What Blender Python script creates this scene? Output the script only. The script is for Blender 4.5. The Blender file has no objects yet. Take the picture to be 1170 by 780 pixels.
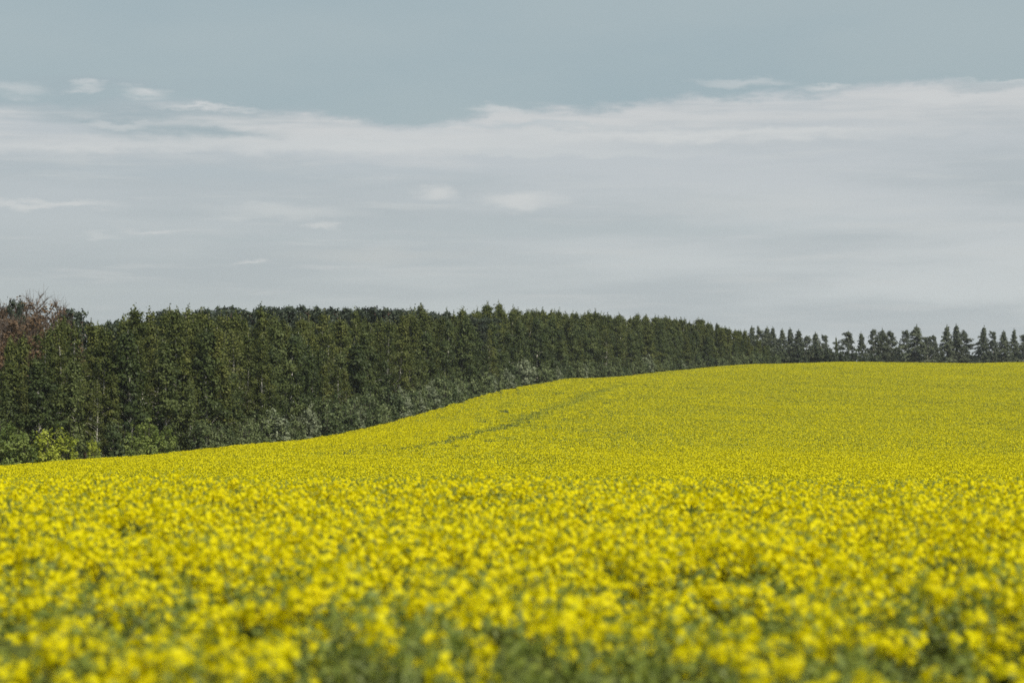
import bpy, math, random
import numpy as np

SC = bpy.context.scene
COL = SC.collection
R = math.radians
FPX = 2763.0          # focal length in photo pixels (85 mm lens)
HOR = 470.0           # photo row of the true horizon
CZ = 1.85             # eye height above the near ground
CROP = 1.15           # crop height

# ------------------------------------------------------------------ terrain
BX = np.array([-600, -150, 0, 120, 200, 250, 300, 350, 400, 450, 500, 550, 600, 640, 652, 690, 750, 800, 850, 900, 940, 1170, 1700], float)
BY = np.array([545, 536, 531, 522.5, 518, 513, 507, 502, 494, 482, 468, 453, 441, 434.5, 433, 431.5, 426, 420, 417, 415.5, 414.5, 414.5, 417], float)
EX = np.array([-900, -150, 0, 150, 300, 400, 450, 500, 550, 600, 700, 800, 900, 1170, 1900], float)
EY = np.array([215, 226, 230, 242, 262, 295, 325, 360, 395, 430, 500, 570, 610, 620, 620], float)

def edge_dist(u):
    return np.interp(u * FPX + 585, EX, EY)

def canopy_rel(X, Y):
    """height of the top of the crop relative to the eye"""
    X = np.asarray(X, float); Y = np.asarray(Y, float)
    Yc = np.maximum(Y, 40.0)
    u = np.clip(X / Yc, -0.75, 0.75)
    px = u * FPX + 585
    ye = np.interp(px, EX, EY)
    se = (HOR - np.interp(px, BX, BY)) / FPX
    near = np.interp(Y, [0, 17, 19.5, 22, 25, 30, 45, 60, 85, 110], [-.70, -.70, -.705, -.735, -.805, -.99, -1.53, -2.02, -2.79, -3.45])
    t = np.clip((Y - 110) / (ye - 110), 0, 1)
    s0 = -3.45 / 110
    s = s0 + (se - s0) * (1 - (1 - t) ** 1.7)
    mid = s * np.maximum(Y, 110)
    d = np.clip(Y - ye, 0, 400)
    k = np.interp(px, [0, 500, 850, 1000], [0.0, 0.00005, 0.0003, 0.0003])
    ze = se * ye
    far = ze + se * d * np.exp(-d / 260.0) - k * np.minimum(d, 200) ** 2 * np.exp(-d / 500.0)
    z = np.where(Y < 110, near, np.where(Y < ye, mid, far))
    return z

def undul(X, Y):
    a = np.clip((np.asarray(Y) - 60) / 120, 0, 1)
    return a * (0.16 * np.sin(X * .11 + Y * .021 + 1.3) * np.sin(Y * .047 + .4) + 0.10 * np.sin(X * .31 + 2 * np.sin(Y * .03)) * np.sin(Y * .093))

def ground_z(X, Y):
    return CZ + canopy_rel(X, Y) + undul(X, Y) - CROP

def find_dist(px, py):
    u = (px - 585) / FPX
    Y = np.linspace(108, float(edge_dist(u)), 600)
    s = canopy_rel(u * Y, Y) / Y
    yy = HOR - s * FPX
    i = int(np.argmin(abs(yy - py)))
    return u * Y[i], Y[i]

# ------------------------------------------------------------------ materials
def srgb(r, g, b):
    f = lambda c: (c / 255 / 12.92) if c <= 10 else ((c / 255 + .055) / 1.055) ** 2.4
    return (f(r), f(g), f(b), 1)

def new_mat(name):
    m = bpy.data.materials.new(name); m.use_nodes = True
    nt = m.node_tree; nt.nodes.clear()
    return m, nt

def N(nt, kind, **kw):
    n = nt.nodes.new(kind)
    for k, v in kw.items():
        if hasattr(n, k) and k not in ('inputs',):
            setattr(n, k, v)
    return n

def leaf_mat(name, dark, mid, light, trans=0.25, rough=.55, spec=.25, objvar=.35):
    m, nt = new_mat(name)
    at = N(nt, 'ShaderNodeAttribute', attribute_name='tint')
    oi = N(nt, 'ShaderNodeObjectInfo')
    ge = N(nt, 'ShaderNodeNewGeometry')
    a1 = N(nt, 'ShaderNodeMath', operation='MULTIPLY_ADD'); a1.inputs[1].default_value = objvar; 
    nt.links.new(oi.outputs['Random'], a1.inputs[0]); nt.links.new(at.outputs['Fac'], a1.inputs[2])
    a2 = N(nt, 'ShaderNodeMath', operation='MULTIPLY_ADD'); a2.inputs[1].default_value = .35
    nt.links.new(ge.outputs['Random Per Island'], a2.inputs[0]); nt.links.new(a1.outputs[0], a2.inputs[2])
    mp = N(nt, 'ShaderNodeMapRange'); mp.inputs['From Min'].default_value = 0.1; mp.inputs['From Max'].default_value = 1.55
    nt.links.new(a2.outputs[0], mp.inputs['Value'])
    cr = N(nt, 'ShaderNodeValToRGB'); e = cr.color_ramp.elements
    e[0].color = dark; e[1].color = light; x = cr.color_ramp.elements.new(.5); x.color = mid
    nt.links.new(mp.outputs[0], cr.inputs['Fac'])
    p = N(nt, 'ShaderNodeBsdfPrincipled'); p.inputs['Roughness'].default_value = rough
    p.inputs['Specular IOR Level'].default_value = spec
    t = N(nt, 'ShaderNodeBsdfTranslucent')
    nt.links.new(cr.outputs['Color'], p.inputs['Base Color']); nt.links.new(cr.outputs['Color'], t.inputs['Color'])
    mx = N(nt, 'ShaderNodeMixShader'); mx.inputs['Fac'].default_value = trans
    nt.links.new(p.outputs[0], mx.inputs[1]); nt.links.new(t.outputs[0], mx.inputs[2])
    o = N(nt, 'ShaderNodeOutputMaterial'); nt.links.new(mx.outputs[0], o.inputs['Surface'])
    return m

def bark_mat(name, c1, c2, scale=(6, 6, 2.5), lo=.42, hi=.62):
    m, nt = new_mat(name)
    tc = N(nt, 'ShaderNodeTexCoord'); mp = N(nt, 'ShaderNodeMapping'); mp.inputs['Scale'].default_value = scale
    nz = N(nt, 'ShaderNodeTexNoise'); nz.inputs['Scale'].default_value = 1.5; nz.inputs['Detail'].default_value = 5
    cr = N(nt, 'ShaderNodeValToRGB'); e = cr.color_ramp.elements
    e[0].position = lo; e[0].color = c1; e[1].position = hi; e[1].color = c2
    p = N(nt, 'ShaderNodeBsdfPrincipled'); p.inputs['Roughness'].default_value = .85
    bp = N(nt, 'ShaderNodeBump'); bp.inputs['Strength'].default_value = .5
    L = nt.links.new
    L(tc.outputs['Object'], mp.inputs[0]); L(mp.outputs[0], nz.inputs['Vector']); L(nz.outputs['Fac'], cr.inputs['Fac'])
    L(cr.outputs['Color'], p.inputs['Base Color']); L(nz.outputs['Fac'], bp.inputs['Height']); L(bp.outputs[0], p.inputs['Normal'])
    o = N(nt, 'ShaderNodeOutputMaterial'); L(p.outputs[0], o.inputs['Surface'])
    return m

C = lambda r, g, b: (r, g, b, 1)
M = {}
M['birch_leaf'] = leaf_mat('birch_leaf', C(.038, .055, .012), C(.086, .104, .024), C(.175, .185, .046), objvar=.5, spec=.15)
M['aspen_shade_leaf'] = leaf_mat('aspen_shade_leaf', C(.028, .044, .012), C(.060, .082, .022), C(.13, .155, .045), objvar=.7, spec=.2)  # leaf colour darkened to paint in the weaker light low in the wood
M['bush_leaf'] = leaf_mat('bush_leaf', C(.032, .052, .015), C(.075, .104, .034), C(.18, .215, .085), objvar=.8, spec=.25)
M['silver_leaf'] = leaf_mat('silver_leaf', C(.08, .105, .05), C(.18, .21, .11), C(.34, .37, .23), spec=.4)
M['lime_leaf'] = leaf_mat('lime_leaf', C(.16, .20, .016), C(.29, .33, .03), C(.42, .46, .06))
M['fresh_leaf'] = leaf_mat('fresh_leaf', C(.060, .095, .02), C(.14, .185, .035), C(.27, .32, .08))
M['pine_leaf'] = leaf_mat('pine_leaf', C(.022, .033, .018), C(.038, .052, .028), C(.07, .09, .045), trans=.1)
M['spruce_leaf'] = leaf_mat('spruce_leaf', C(.042, .054, .030), C(.080, .095, .052), C(.16, .18, .10), trans=.12)
M['far_leaf'] = leaf_mat('far_leaf', C(.035, .050, .022), C(.060, .078, .036), C(.11, .125, .062))
M['hedge_leaf'] = leaf_mat('hedge_leaf', C(.016, .034, .027), C(.028, .052, .040), C(.050, .080, .058))
M['brown_leaf'] = leaf_mat('brown_leaf', C(.075, .050, .027), C(.14, .088, .045), C(.21, .14, .07), objvar=.5)
M['birch_bark'] = bark_mat('birch_bark', C(.09, .08, .065), C(.58, .55, .47), lo=.34, hi=.46)
M['grey_bark'] = bark_mat('grey_bark', C(.05, .045, .035), C(.16, .14, .11))
M['pine_bark'] = bark_mat('pine_bark', C(.06, .035, .025), C(.20, .11, .07))
M['twig_bark'] = bark_mat('twig_bark', C(.07, .052, .038), C(.16, .12, .085))
# crop
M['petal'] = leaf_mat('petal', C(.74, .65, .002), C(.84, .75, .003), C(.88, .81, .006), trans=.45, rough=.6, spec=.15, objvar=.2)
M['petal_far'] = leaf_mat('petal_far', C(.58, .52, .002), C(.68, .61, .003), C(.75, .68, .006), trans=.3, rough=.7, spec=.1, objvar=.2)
M['bud'] = leaf_mat('bud', C(.23, .27, .022), C(.33, .35, .022), C(.43, .42, .025), trans=.2, objvar=.2)
M['green_bud'] = leaf_mat('green_bud', C(.15, .20, .035), C(.23, .28, .045), C(.34, .37, .055), trans=.3, objvar=.2)
M['crop_leaf'] = leaf_mat('crop_leaf', C(.12, .155, .040), C(.19, .225, .055), C(.27, .30, .075), trans=.4, spec=.3, objvar=.2)
M['crop_stem'] = leaf_mat('crop_stem', C(.15, .19, .055), C(.22, .26, .075), C(.30, .34, .10), trans=.25, objvar=.2)
M['grass'] = leaf_mat('grass', C(.10, .12, .035), C(.19, .19, .07), C(.33, .29, .13))

m, nt = new_mat('soil'); M['soil'] = m
tc = N(nt, 'ShaderNodeNewGeometry'); nz = N(nt, 'ShaderNodeTexNoise'); nz.inputs['Scale'].default_value = .9; nz.inputs['Detail'].default_value = 8
n2 = N(nt, 'ShaderNodeTexNoise'); n2.inputs['Scale'].default_value = 14; n2.inputs['Detail'].default_value = 6
ad = N(nt, 'ShaderNodeMath', operation='MULTIPLY_ADD'); ad.inputs[1].default_value = .5
cr = N(nt, 'ShaderNodeValToRGB'); e = cr.color_ramp.elements
e[0].position = .45; e[0].color = C(.055, .050, .026); e[1].position = 1.0; e[1].color = C(.10, .115, .045)
x = e.new(.75); x.color = C(.075, .085, .034)
p = N(nt, 'ShaderNodeBsdfPrincipled'); p.inputs['Roughness'].default_value = .95
bp = N(nt, 'ShaderNodeBump'); bp.inputs['Strength'].default_value = .8
o = N(nt, 'ShaderNodeOutputMaterial'); L = nt.links.new
L(tc.outputs['Position'], nz.inputs['Vector']); L(tc.outputs['Position'], n2.inputs['Vector'])
L(n2.outputs['Fac'], ad.inputs[0]); L(nz.outputs['Fac'], ad.inputs[2]); L(ad.outputs[0], cr.inputs['Fac'])
L(cr.outputs['Color'], p.inputs['Base Color']); L(n2.outputs['Fac'], bp.inputs['Height']); L(bp.outputs[0], p.inputs['Normal']); L(p.outputs[0], o.inputs['Surface'])

# ------------------------------------------------------------------ mesh tools
class Geo:
    """numpy collector of quads and tubes; one mesh"""
    def __init__(s):
        s.v = []; s.f = []; s.m = []; s.t = []; s.n = 0
    def quads(s, V, mat=0, tint=None):            # V (n,4,3)
        n = len(V)
        if n == 0: return
        s.v.append(V.reshape(-1, 3)); s.f.append(np.arange(n * 4).reshape(n, 4) + s.n); s.n += n * 4
        s.m.append(np.full(n, mat)); s.t.append(np.broadcast_to(np.asarray(tint if tint is not None else .5, float), (n,)))
    def cards(s, P, Nn, size, rng, mat=0, tint=None, asp=1.6, ax=None):
        """leaf shaped four-cornered faces at P facing Nn; ax = optional long axis"""
        n = len(P)
        Nn = Nn / (np.linalg.norm(Nn, axis=1, keepdims=True) + 1e-9)
        r = rng.normal(size=(n, 3)) if ax is None else ax + .25 * rng.normal(size=(n, 3))
        a = np.cross(Nn, r) if ax is None else r - Nn * (r * Nn).sum(1, keepdims=True)
        a /= (np.linalg.norm(a, axis=1, keepdims=True) + 1e-9)
        b = np.cross(Nn, a)
        size = np.broadcast_to(np.asarray(size, float), (n,))[:, None]
        k = rng.uniform(-.25, .25, (n, 1))
        V = np.stack([P - a * size * .5 * asp, P + b * size * .5 + a * size * k, P + a * size * .5 * asp, P - b * size * .5 + a * size * k], 1)
        s.quads(V, mat, tint)
    def tube(s, P, rad, sides=5, mat=0, tint=.5):
        P = np.asarray(P, float); n = len(P)
        rad = np.broadcast_to(np.asarray(rad, float), (n,))
        T = np.gradient(P, axis=0); T /= np.linalg.norm(T, axis=1, keepdims=True) + 1e-9
        up = np.where(abs(T[:, 2:3]) > .9, np.array([[1., 0, 0]]), np.array([[0, 0, 1.]]))
        A = np.cross(T, up); A /= np.linalg.norm(A, axis=1, keepdims=True) + 1e-9
        B = np.cross(T, A)
        an = np.arange(sides) * 2 * math.pi / sides
        ring = P[:, None] + rad[:, None, None] * (A[:, None] * np.cos(an)[None, :, None] + B[:, None] * np.sin(an)[None, :, None])
        idx = np.arange(n * sides).reshape(n, sides) + s.n
        a = idx[:-1]; b = idx[1:]
        F = np.stack([a, np.roll(a, -1, 1), np.roll(b, -1, 1), b], -1).reshape(-1, 4)
        s.v.append(ring.reshape(-1, 3)); s.f.append(F); s.n += n * sides
        s.m.append(np.full(len(F), mat)); s.t.append(np.full(len(F), tint))
    def arrays(s):
        return np.concatenate(s.v), np.concatenate(s.f), np.concatenate(s.m), np.concatenate(s.t)
    def mesh(s, name, mats, smooth=False):
        V, F, Mi, T = s.arrays()
        return make_mesh(name, V, F, Mi, T, mats, smooth)

def make_mesh(name, V, F, Mi, T, mats, smooth=False):
    me = bpy.data.meshes.new(name)
    me.vertices.add(len(V)); me.vertices.foreach_set('co', V.astype(np.float32).ravel())
    me.loops.add(F.size); me.loops.foreach_set('vertex_index', F.astype(np.int32).ravel())
    me.polygons.add(len(F)); me.polygons.foreach_set('loop_start', np.arange(0, F.size, F.shape[1], dtype=np.int32))
    for q in mats: me.materials.append(q)
    me.polygons.foreach_set('material_index', Mi.astype(np.int32))
    me.polygons.foreach_set('use_smooth', np.full(len(F), smooth))
    a = me.attributes.new('tint', 'FLOAT', 'FACE'); a.data.foreach_set('value', T.astype(np.float32))
    me.update(); me.validate()
    return me

def link(name, me, parent=None):
    o = bpy.data.objects.new(name, me); COL.objects.link(o)
    if parent: o.parent = parent
    return o

# ------------------------------------------------------------------ tree templates (origin at base)
def clump(g, c, rad, n, size, rng, out, mat=0, tint=.5, flat=.8, asp=1.5, upb=.35, droop=None):
    P = rng.normal(size=(n, 3)) * np.array([rad, rad, rad * flat]) * .6 + c
    Nn = (P - c) / max(rad, .01) * .9 + out * .5 + np.array([0, 0, upb]) + rng.normal(size=(n, 3)) * .55
    ax = None if droop is None else np.tile(np.array([0, 0, -1.]), (n, 1)) * droop + rng.normal(size=(n, 3)) * .4
    g.cards(P, Nn, size * rng.uniform(.65, 1.35, n), rng, mat, np.clip(tint + rng.normal(size=n) * .05, 0, 1), asp, ax)

def trunk_path(H, rng, lean=.02, wob=.12, n=9):
    t = np.linspace(0, 1, n)
    d = rng.normal(size=2) * lean * H
    ph = rng.uniform(0, 6, 2)
    return np.stack([d[0] * t ** 1.5 + wob * np.sin(t * 5 + ph[0]) * t, d[1] * t ** 1.5 + wob * np.sin(t * 4 + ph[1]) * t, t * H - .15 * (t == 0)], 1)

def at_path(P, t):
    x = t * (len(P) - 1); i = np.clip(np.floor(x).astype(int), 0, len(P) - 2); f = x - i
    return P[i] * (1 - f) + P[i + 1] * f

def birch(seed, H=13., rmax=1.5, low=.12, nb=54, leaf=.17, per=26, bark='birch_bark', lf='birch_leaf', shape='birch'):
    rng = np.random.default_rng(seed); tr = Geo(); cr = Geo()
    P = trunk_path(H * .97, rng)
    tr.tube(P, np.linspace(.16, .05, len(P)), 6); tr.tube(np.stack([P[-1], P[-1] + [0.02, 0, .3], P[-1] + [.03, .02, .65]]), [.022, .014, .006], 3)
    for i in range(nb):
        t = low + (1 - low) * ((i + rng.uniform(0, 1)) / nb) ** .92
        t = min(t, .985)
        base = at_path(P, np.array(t))
        tt = (t - low) / (1 - low)
        if shape == 'birch': r = rmax * (min(1, .6 + tt * 2.2)) * (1 - tt) ** .85 * (1 + .22 * math.sin(tt * 15 + seed * 2.1)) * (1 if tt < .7 else 1 - (tt - .7) * 1.3) + .10
        elif shape == 'cone': r = (rmax * (1 - tt) ** .85 + .08) * (1 + .14 * math.sin(tt * 16 + seed * 1.7))
        else: r = rmax * (math.sin(math.pi * min(1, tt * .82 + .16)) ** .8) * (1 - .45 * tt) * (1 + .14 * math.sin(tt * 9 + seed)) + .1
        r *= rng.uniform(.5, 1.3)
        az = i * 2.4 + rng.uniform(-.5, .5)
        r *= 1 + .3 * math.cos(az - seed * 1.3)
        el = rng.uniform(.5, 1.0) if shape != 'cone' else rng.uniform(-.15, .35)
        if tt > .8 and shape != 'cone': el = rng.uniform(.8, 1.25)
        d = np.array([math.cos(az), math.sin(az), math.tan(min(el, 1.1))])
        d /= math.hypot(d[0], d[1])
        q = np.linspace(0, 1, 5)[:, None]
        B = base + d * r * q - np.array([0, 0, 1.]) * (r * .55 * q ** 2.3) * (1 if shape != 'cone' else .35)
        tr.tube(B, np.linspace(.035, .008, 5) * (1.25 - tt), 3)
        nc = 3 + int(r * 2.2)
        tb = rng.uniform(.1, .75)
        out = np.array([d[0], d[1], .2])
        for k in range(nc):
            s = .38 + .7 * (k + rng.uniform(0, .9)) / nc
            c = at_path(B, np.array(min(s, 1.))) + rng.normal(size=3) * np.array([.14, .14, .1])
            clump(cr, c, rng.uniform(.2, .38), int(per * rng.uniform(.6, 1.3)), leaf, rng, out, 0, np.clip(tb + rng.normal() * .12, 0, 1),
                  flat=1.1 if shape == 'birch' else .7, droop=.9 if shape == 'birch' else None)
    if shape != 'birch':
        for k in range(16):
            t = rng.uniform(.55, .97); b = at_path(P, np.array(t)); az = rng.uniform(0, 6.28); l_ = (1 - t) * rmax * rng.uniform(.7, 1.2) + .2
            e_ = b + np.array([math.cos(az) * l_, math.sin(az) * l_, rng.uniform(.1, .8)])
            tr.tube(np.stack([b, (b + e_) / 2, e_]), [.03, .02, .01], 3)
            clump(cr, e_, .16, 8, leaf * .8, rng, np.array([0, 0, .5]), 0, rng.uniform(.2, .7))
    # leader shoot
    top = P[-1]
    for k in range(13):
        clump(cr, top + np.array([rng.normal() * .04, rng.normal() * .04, -.9 + k * .14]), .34 - .024 * k, 14 - k, leaf * .8, rng, np.array([0, 0, .6]), 0, rng.uniform(.3, .8))
    return [('trunk', tr.mesh('birch_trunk', [M[bark]], True)), ('crown', cr.mesh('birch_crown', [M[lf]]))], H

def pine(seed, H=15.):
    rng = np.random.default_rng(seed); tr = Geo(); cr = Geo()
    P = trunk_path(H * .95, rng, .02, .2)
    tr.tube(P, np.linspace(.2, .04, len(P)), 6)
    nb = 34
    for i in range(nb):
        t = .38 + .6 * (i + rng.random()) / nb
        base = at_path(P, np.array(t)); tt = (t - .38) / .6
        r = 2.3 * math.sqrt(max(.05, 1 - (1.35 * tt - .45) ** 2)) * rng.uniform(.6, 1.15)
        az = i * 2.4 + rng.uniform(-.6, .6)
        d = np.array([math.cos(az), math.sin(az), rng.uniform(.2, .6)])
        q = np.linspace(0, 1, 4)[:, None]; B = base + d * r * q + np.array([0, 0, .2]) * q ** 2 * r
        tr.tube(B, np.linspace(.06, .015, 4), 3)
        tb = rng.uniform(.1, .8)
        for k in range(5):
            c = at_path(B, np.array(min(1., .35 + .7 * (k + rng.random()) / 5))) + rng.normal(size=3) * .15
            clump(cr, c, rng.uniform(.3, .5), 26, .2, rng, np.array([d[0], d[1], .5]), 0, np.clip(tb + rng.normal() * .1, 0, 1), .6)
    return [('trunk', tr.mesh('pine_trunk', [M['pine_bark']], True)), ('crown', cr.mesh('pine_crown', [M['pine_leaf']]))], H

def bush(seed, H=4.5, rr=1.5, lf='bush_leaf', leaf=.15, n=95, per=26, topk=.5):
    rng = np.random.default_rng(seed); tr = Geo(); cr = Geo()
    ns = 7
    lobes = []
    for i in range(ns):
        az = i * 2 * math.pi / ns + rng.uniform(-.4, .4); rad = rr * rng.uniform(.25, .62); h = H * rng.uniform(.62, .93)
        if i == 0: rad = .1; h = H * .95
        q = np.linspace(0, 1, 6)[:, None]
        B = np.array([math.cos(az) * .15, math.sin(az) * .15, -.1]) + np.array([math.cos(az) * rad, math.sin(az) * rad, 0]) * q ** 1.2 + np.array([0, 0, h]) * q
        tr.tube(B, np.linspace(.05, .01, 6), 4); lobes.append(B)
    for i in range(n):
        B = lobes[rng.integers(ns)]; t = rng.uniform(.08, 1.0)
        c0 = at_path(B, np.array(t)); hh = c0[2] / H
        w = rr * (.62 * (1 - hh) ** .6 + .16)
        az = rng.uniform(0, 6.283); q = math.sqrt(rng.random())
        c = c0 + np.array([math.cos(az) * w * q, math.sin(az) * w * q, rng.uniform(-.25, .25)]); c[2] = max(c[2], .2)
        out = np.array([c[0], c[1], .4]) / (math.hypot(c[0], c[1]) + .5)
        clump(cr, c, rng.uniform(.18, .36), int(per * rng.uniform(.7, 1.3)), leaf, rng, out * 1.4, 0, rng.uniform(.0, .95), 1.0)
        if i % 2 == 0: tr.tube(np.stack([c0 * .9 + c * .1, c]), [.015, .006], 3)
    return [('stems', tr.mesh('bush_stems', [M['grey_bark']], True)), ('foliage', cr.mesh('bush_foliage', [M[lf]]))], H

def bare(seed, H=14., leafy=1.0):
    rng = np.random.default_rng(seed); tr = Geo(); cr = Geo()
    P = trunk_path(H * .9, rng, .02, .2); tr.tube(P, np.linspace(.18, .03, len(P)), 6)
    nb = 40
    for i in range(nb):
        t = .18 + .8 * (i + rng.random()) / nb; base = at_path(P, np.array(t)); tt = (t - .18) / .82
        r = (2.6 * (1 - tt) ** .7 + .5) * rng.uniform(.6, 1.1); az = i * 2.4 + rng.uniform(-.5, .5)
        d = np.array([math.cos(az) * .75, math.sin(az) * .75, rng.uniform(.5, 1.0)])
        q = np.linspace(0, 1, 5)[:, None]; B = base + d * r * q + np.array([0, 0, .25]) * r * q ** 2
        tr.tube(B, np.linspace(.06, .018, 5), 3)
        tb = rng.uniform(.1, .8)
        for k in range(13):
            b = at_path(B, np.array(rng.uniform(.2, 1))); l = rng.uniform(.35, .9)
            dd = d * .5 + rng.normal(size=3) * .4 + np.array([0, 0, .6]); e = b + dd * l * (1.25 - .5 * tt)
            tr.tube(np.stack([b, (b + e) / 2 + rng.normal(size=3) * .05, e]), [.016, .010, .004], 3)
            if rng.random() < leafy * (1.2 - tt * 1.25):
                clump(cr, (b + e) / 2, .34, 26, .14, rng, np.array([d[0], d[1], .3]), 0, np.clip(tb + rng.normal() * .12, 0, 1), 1.)
    return [('trunk', tr.mesh('bare_trunk', [M['twig_bark']], True)), ('crown', cr.mesh('bare_crown', [M['brown_leaf']]))], H

TPL = {
    'aspen': [birch(10 + s, 10, 1.8 + .12 * (s % 3), low=.06, nb=60, leaf=.15, per=26, lf='aspen_shade_leaf', bark='grey_bark' if s % 2 else 'birch_bark') for s in range(6)],
    'birch': [birch(s, 13, 1.75 + .15 * (s % 3), nb=66, leaf=.14, per=30 if s < 6 else 13) for s in range(9)],
    'spire': [birch(30 + s, 12, 2.3, low=.06, lf='birch_leaf', bark='grey_bark', shape='cone', nb=84, leaf=.16, per=22) for s in range(6)],
    'spruce': [birch(50 + s, 12, 3.7 + .5 * (s % 3), low=.03, nb=120, leaf=.2, per=17, lf='spruce_leaf', bark='grey_bark', shape='cone') for s in range(6)],
    'broad': [birch(70 + s, 12, 3.3 + .3 * (s % 2), low=.08, nb=90, leaf=.2, per=15, lf='spruce_leaf', bark='birch_bark', shape='round') for s in range(5)],
    'pine': [pine(90 + s) for s in range(4)],
    'bush': [bush(110 + s, 4.6, 1.35 + .12 * (s % 3)) for s in range(6)],
    'big_bush': [bush(130 + s, 5.2, 2.3, lf='fresh_leaf', n=150) for s in range(2)],
    'silver': [bush(140 + s, 5.2, 2.2, lf='silver_leaf', n=150, leaf=.17) for s in range(2)],
    'lime': [bush(150 + s, 3.6, 1.25, lf='lime_leaf', n=80, leaf=.13, per=22) for s in range(2)],
    'far_bush': [bush(160 + s, 4.5, 2.4, lf='far_leaf', n=110, leaf=.24, per=24) for s in range(3)],
    'hedge': [bush(170 + s, 3.2, 2.2, lf='hedge_leaf', n=80, leaf=.25, per=22) for s in range(2)],
    'bare': [bare(180 + s, 14, 1.0) for s in range(3)],
    'twiggy': [bare(190 + s, 14, .6) for s in range(2)],
}
rnd = random.Random(7)

def plant(kind, name, X, Y, height, label, cat='tree', group=None, wide=1.0, var=None, sink=.05):
    parts, H = TPL[kind][var if var is not None else rnd.randrange(len(TPL[kind]))]
    o = bpy.data.objects.new(name, None); COL.objects.link(o)
    o.empty_display_size = .5
    o.location = (X, Y, float(ground_z(X, Y)) - sink)
    o.rotation_euler = (0, 0, rnd.uniform(0, 6.283))
    s = height / H
    w = s * wide * rnd.uniform(.9, 1.1)
    o.scale = (w, w, s)
    o['label'] = label; o['category'] = cat
    if group: o['group'] = group
    for pn, me in parts:
        link(pn, me, o)
    return o

def top_height(X, Y, ytop):
    return (HOR - ytop) / FPX * Y + CZ - float(ground_z(X, Y))
def pxof(X, Y): return X / Y * FPX + 585

# edge curve in the world
exs = np.linspace(-170, 905, 400)
EU = (exs - 585) / FPX; ED = edge_dist(EU)
EPX = EU * ED; EPY = ED
arc = np.concatenate([[0], np.cumsum(np.hypot(np.diff(EPX), np.diff(EPY)))])
def edge_pt(s, off):
    x = np.interp(s, arc, EPX); y = np.interp(s, arc, EPY)
    x1 = np.interp(s + 6, arc, EPX); y1 = np.interp(s + 6, arc, EPY); x0 = np.interp(s - 6, arc, EPX); y0 = np.interp(s - 6, arc, EPY)
    t = np.array([x1 - x0, y1 - y0]); t /= np.hypot(*t)
    return x - t[1] * off, y + t[0] * off

TX = [-200, 0, 30, 60, 100, 130, 200, 250, 300, 380, 450, 500, 530, 600, 640, 700, 765, 800, 830, 860, 950]
TY = [392, 390, 384, 374, 368, 364, 360, 363, 366, 369, 363, 360, 357, 356, 357, 362, 362, 367, 373, 378, 384]
def zone(px):
    if px < 140: return 'left end of the wood'
    if px < 300: return 'wood left of the pine ridge'
    if px < 450: return 'wood below the pine ridge'
    if px < 650: return 'middle of the wood'
    if px < 780: return 'wood right of the middle'
    return 'far end of the wood'

# --- tall trees in ranks behind the bushes
ntree = 0
for row, (off, sp, hk) in enumerate([(4.4, 3.1, .90), (8.2, 2.9, 1.0), (12.5, 4.2, 1.0), (18, 7.5, 1.0), (27, 14, 1.0)]):
    s = rnd.uniform(0, 2)
    while s < arc[-1]:
        o2 = off + rnd.uniform(-1.2, 1.2); X, Y = edge_pt(s, o2); px = pxof(X, Y)
        s += sp * rnd.uniform(.7, 1.3) * (1.0 if px < 600 else .72)
        if px < -110: continue
        if px > 880 and row > 1: continue
        ty = np.interp(px, TX, TY) + rnd.gauss(1.0, 5.0 if px < 600 else 2.6) - (2 if px < 600 else 0)
        h = top_height(X, Y, ty)
        if row == 0: h *= rnd.uniform(.55, .80) if rnd.random() < .75 else rnd.uniform(.82, .98)
        elif row == 1: h *= rnd.uniform(.80, 1.03)
        kind = 'birch' if rnd.random() < np.interp(px, [450, 650, 900], [.92, .45, .25]) else 'spire'
        z = zone(px)
        if row == 0 and rnd.random() < .7: kind = 'aspen'  # darkened leaves up front paint shade into the lower part of the wood
        if kind == 'aspen':
            plant('aspen', 'aspen_tree', X, Y, h, 'shorter shade-darkened aspen in the front rank at the ' + z, 'aspen', 'aspens in the front rank, ' + z, wide=rnd.uniform(.9, 1.25))
        elif kind == 'birch':
            tier = ['pale-stemmed birch in the front rank', 'slender birch in the second rank', 'olive birch top behind both ranks'][min(row, 2)]
            plant('birch', 'birch_tree', X, Y, h, tier + ' at the ' + z, 'birch', tier.replace('birch', 'birches') + ', ' + z, wide=rnd.uniform(.85, 1.2) * (1.2 if px > 600 else 1))
        else:
            tier = 'narrow pointed tree ' + ('in the front rank' if row == 0 else 'behind the front rank')
            plant('spire', 'pointed_tree', X, Y, h, tier + ' at the ' + z, 'tree', tier + ', ' + z, wide=rnd.uniform(.85, 1.2) * (1.25 if px > 600 else 1))
        ntree += 1

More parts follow.
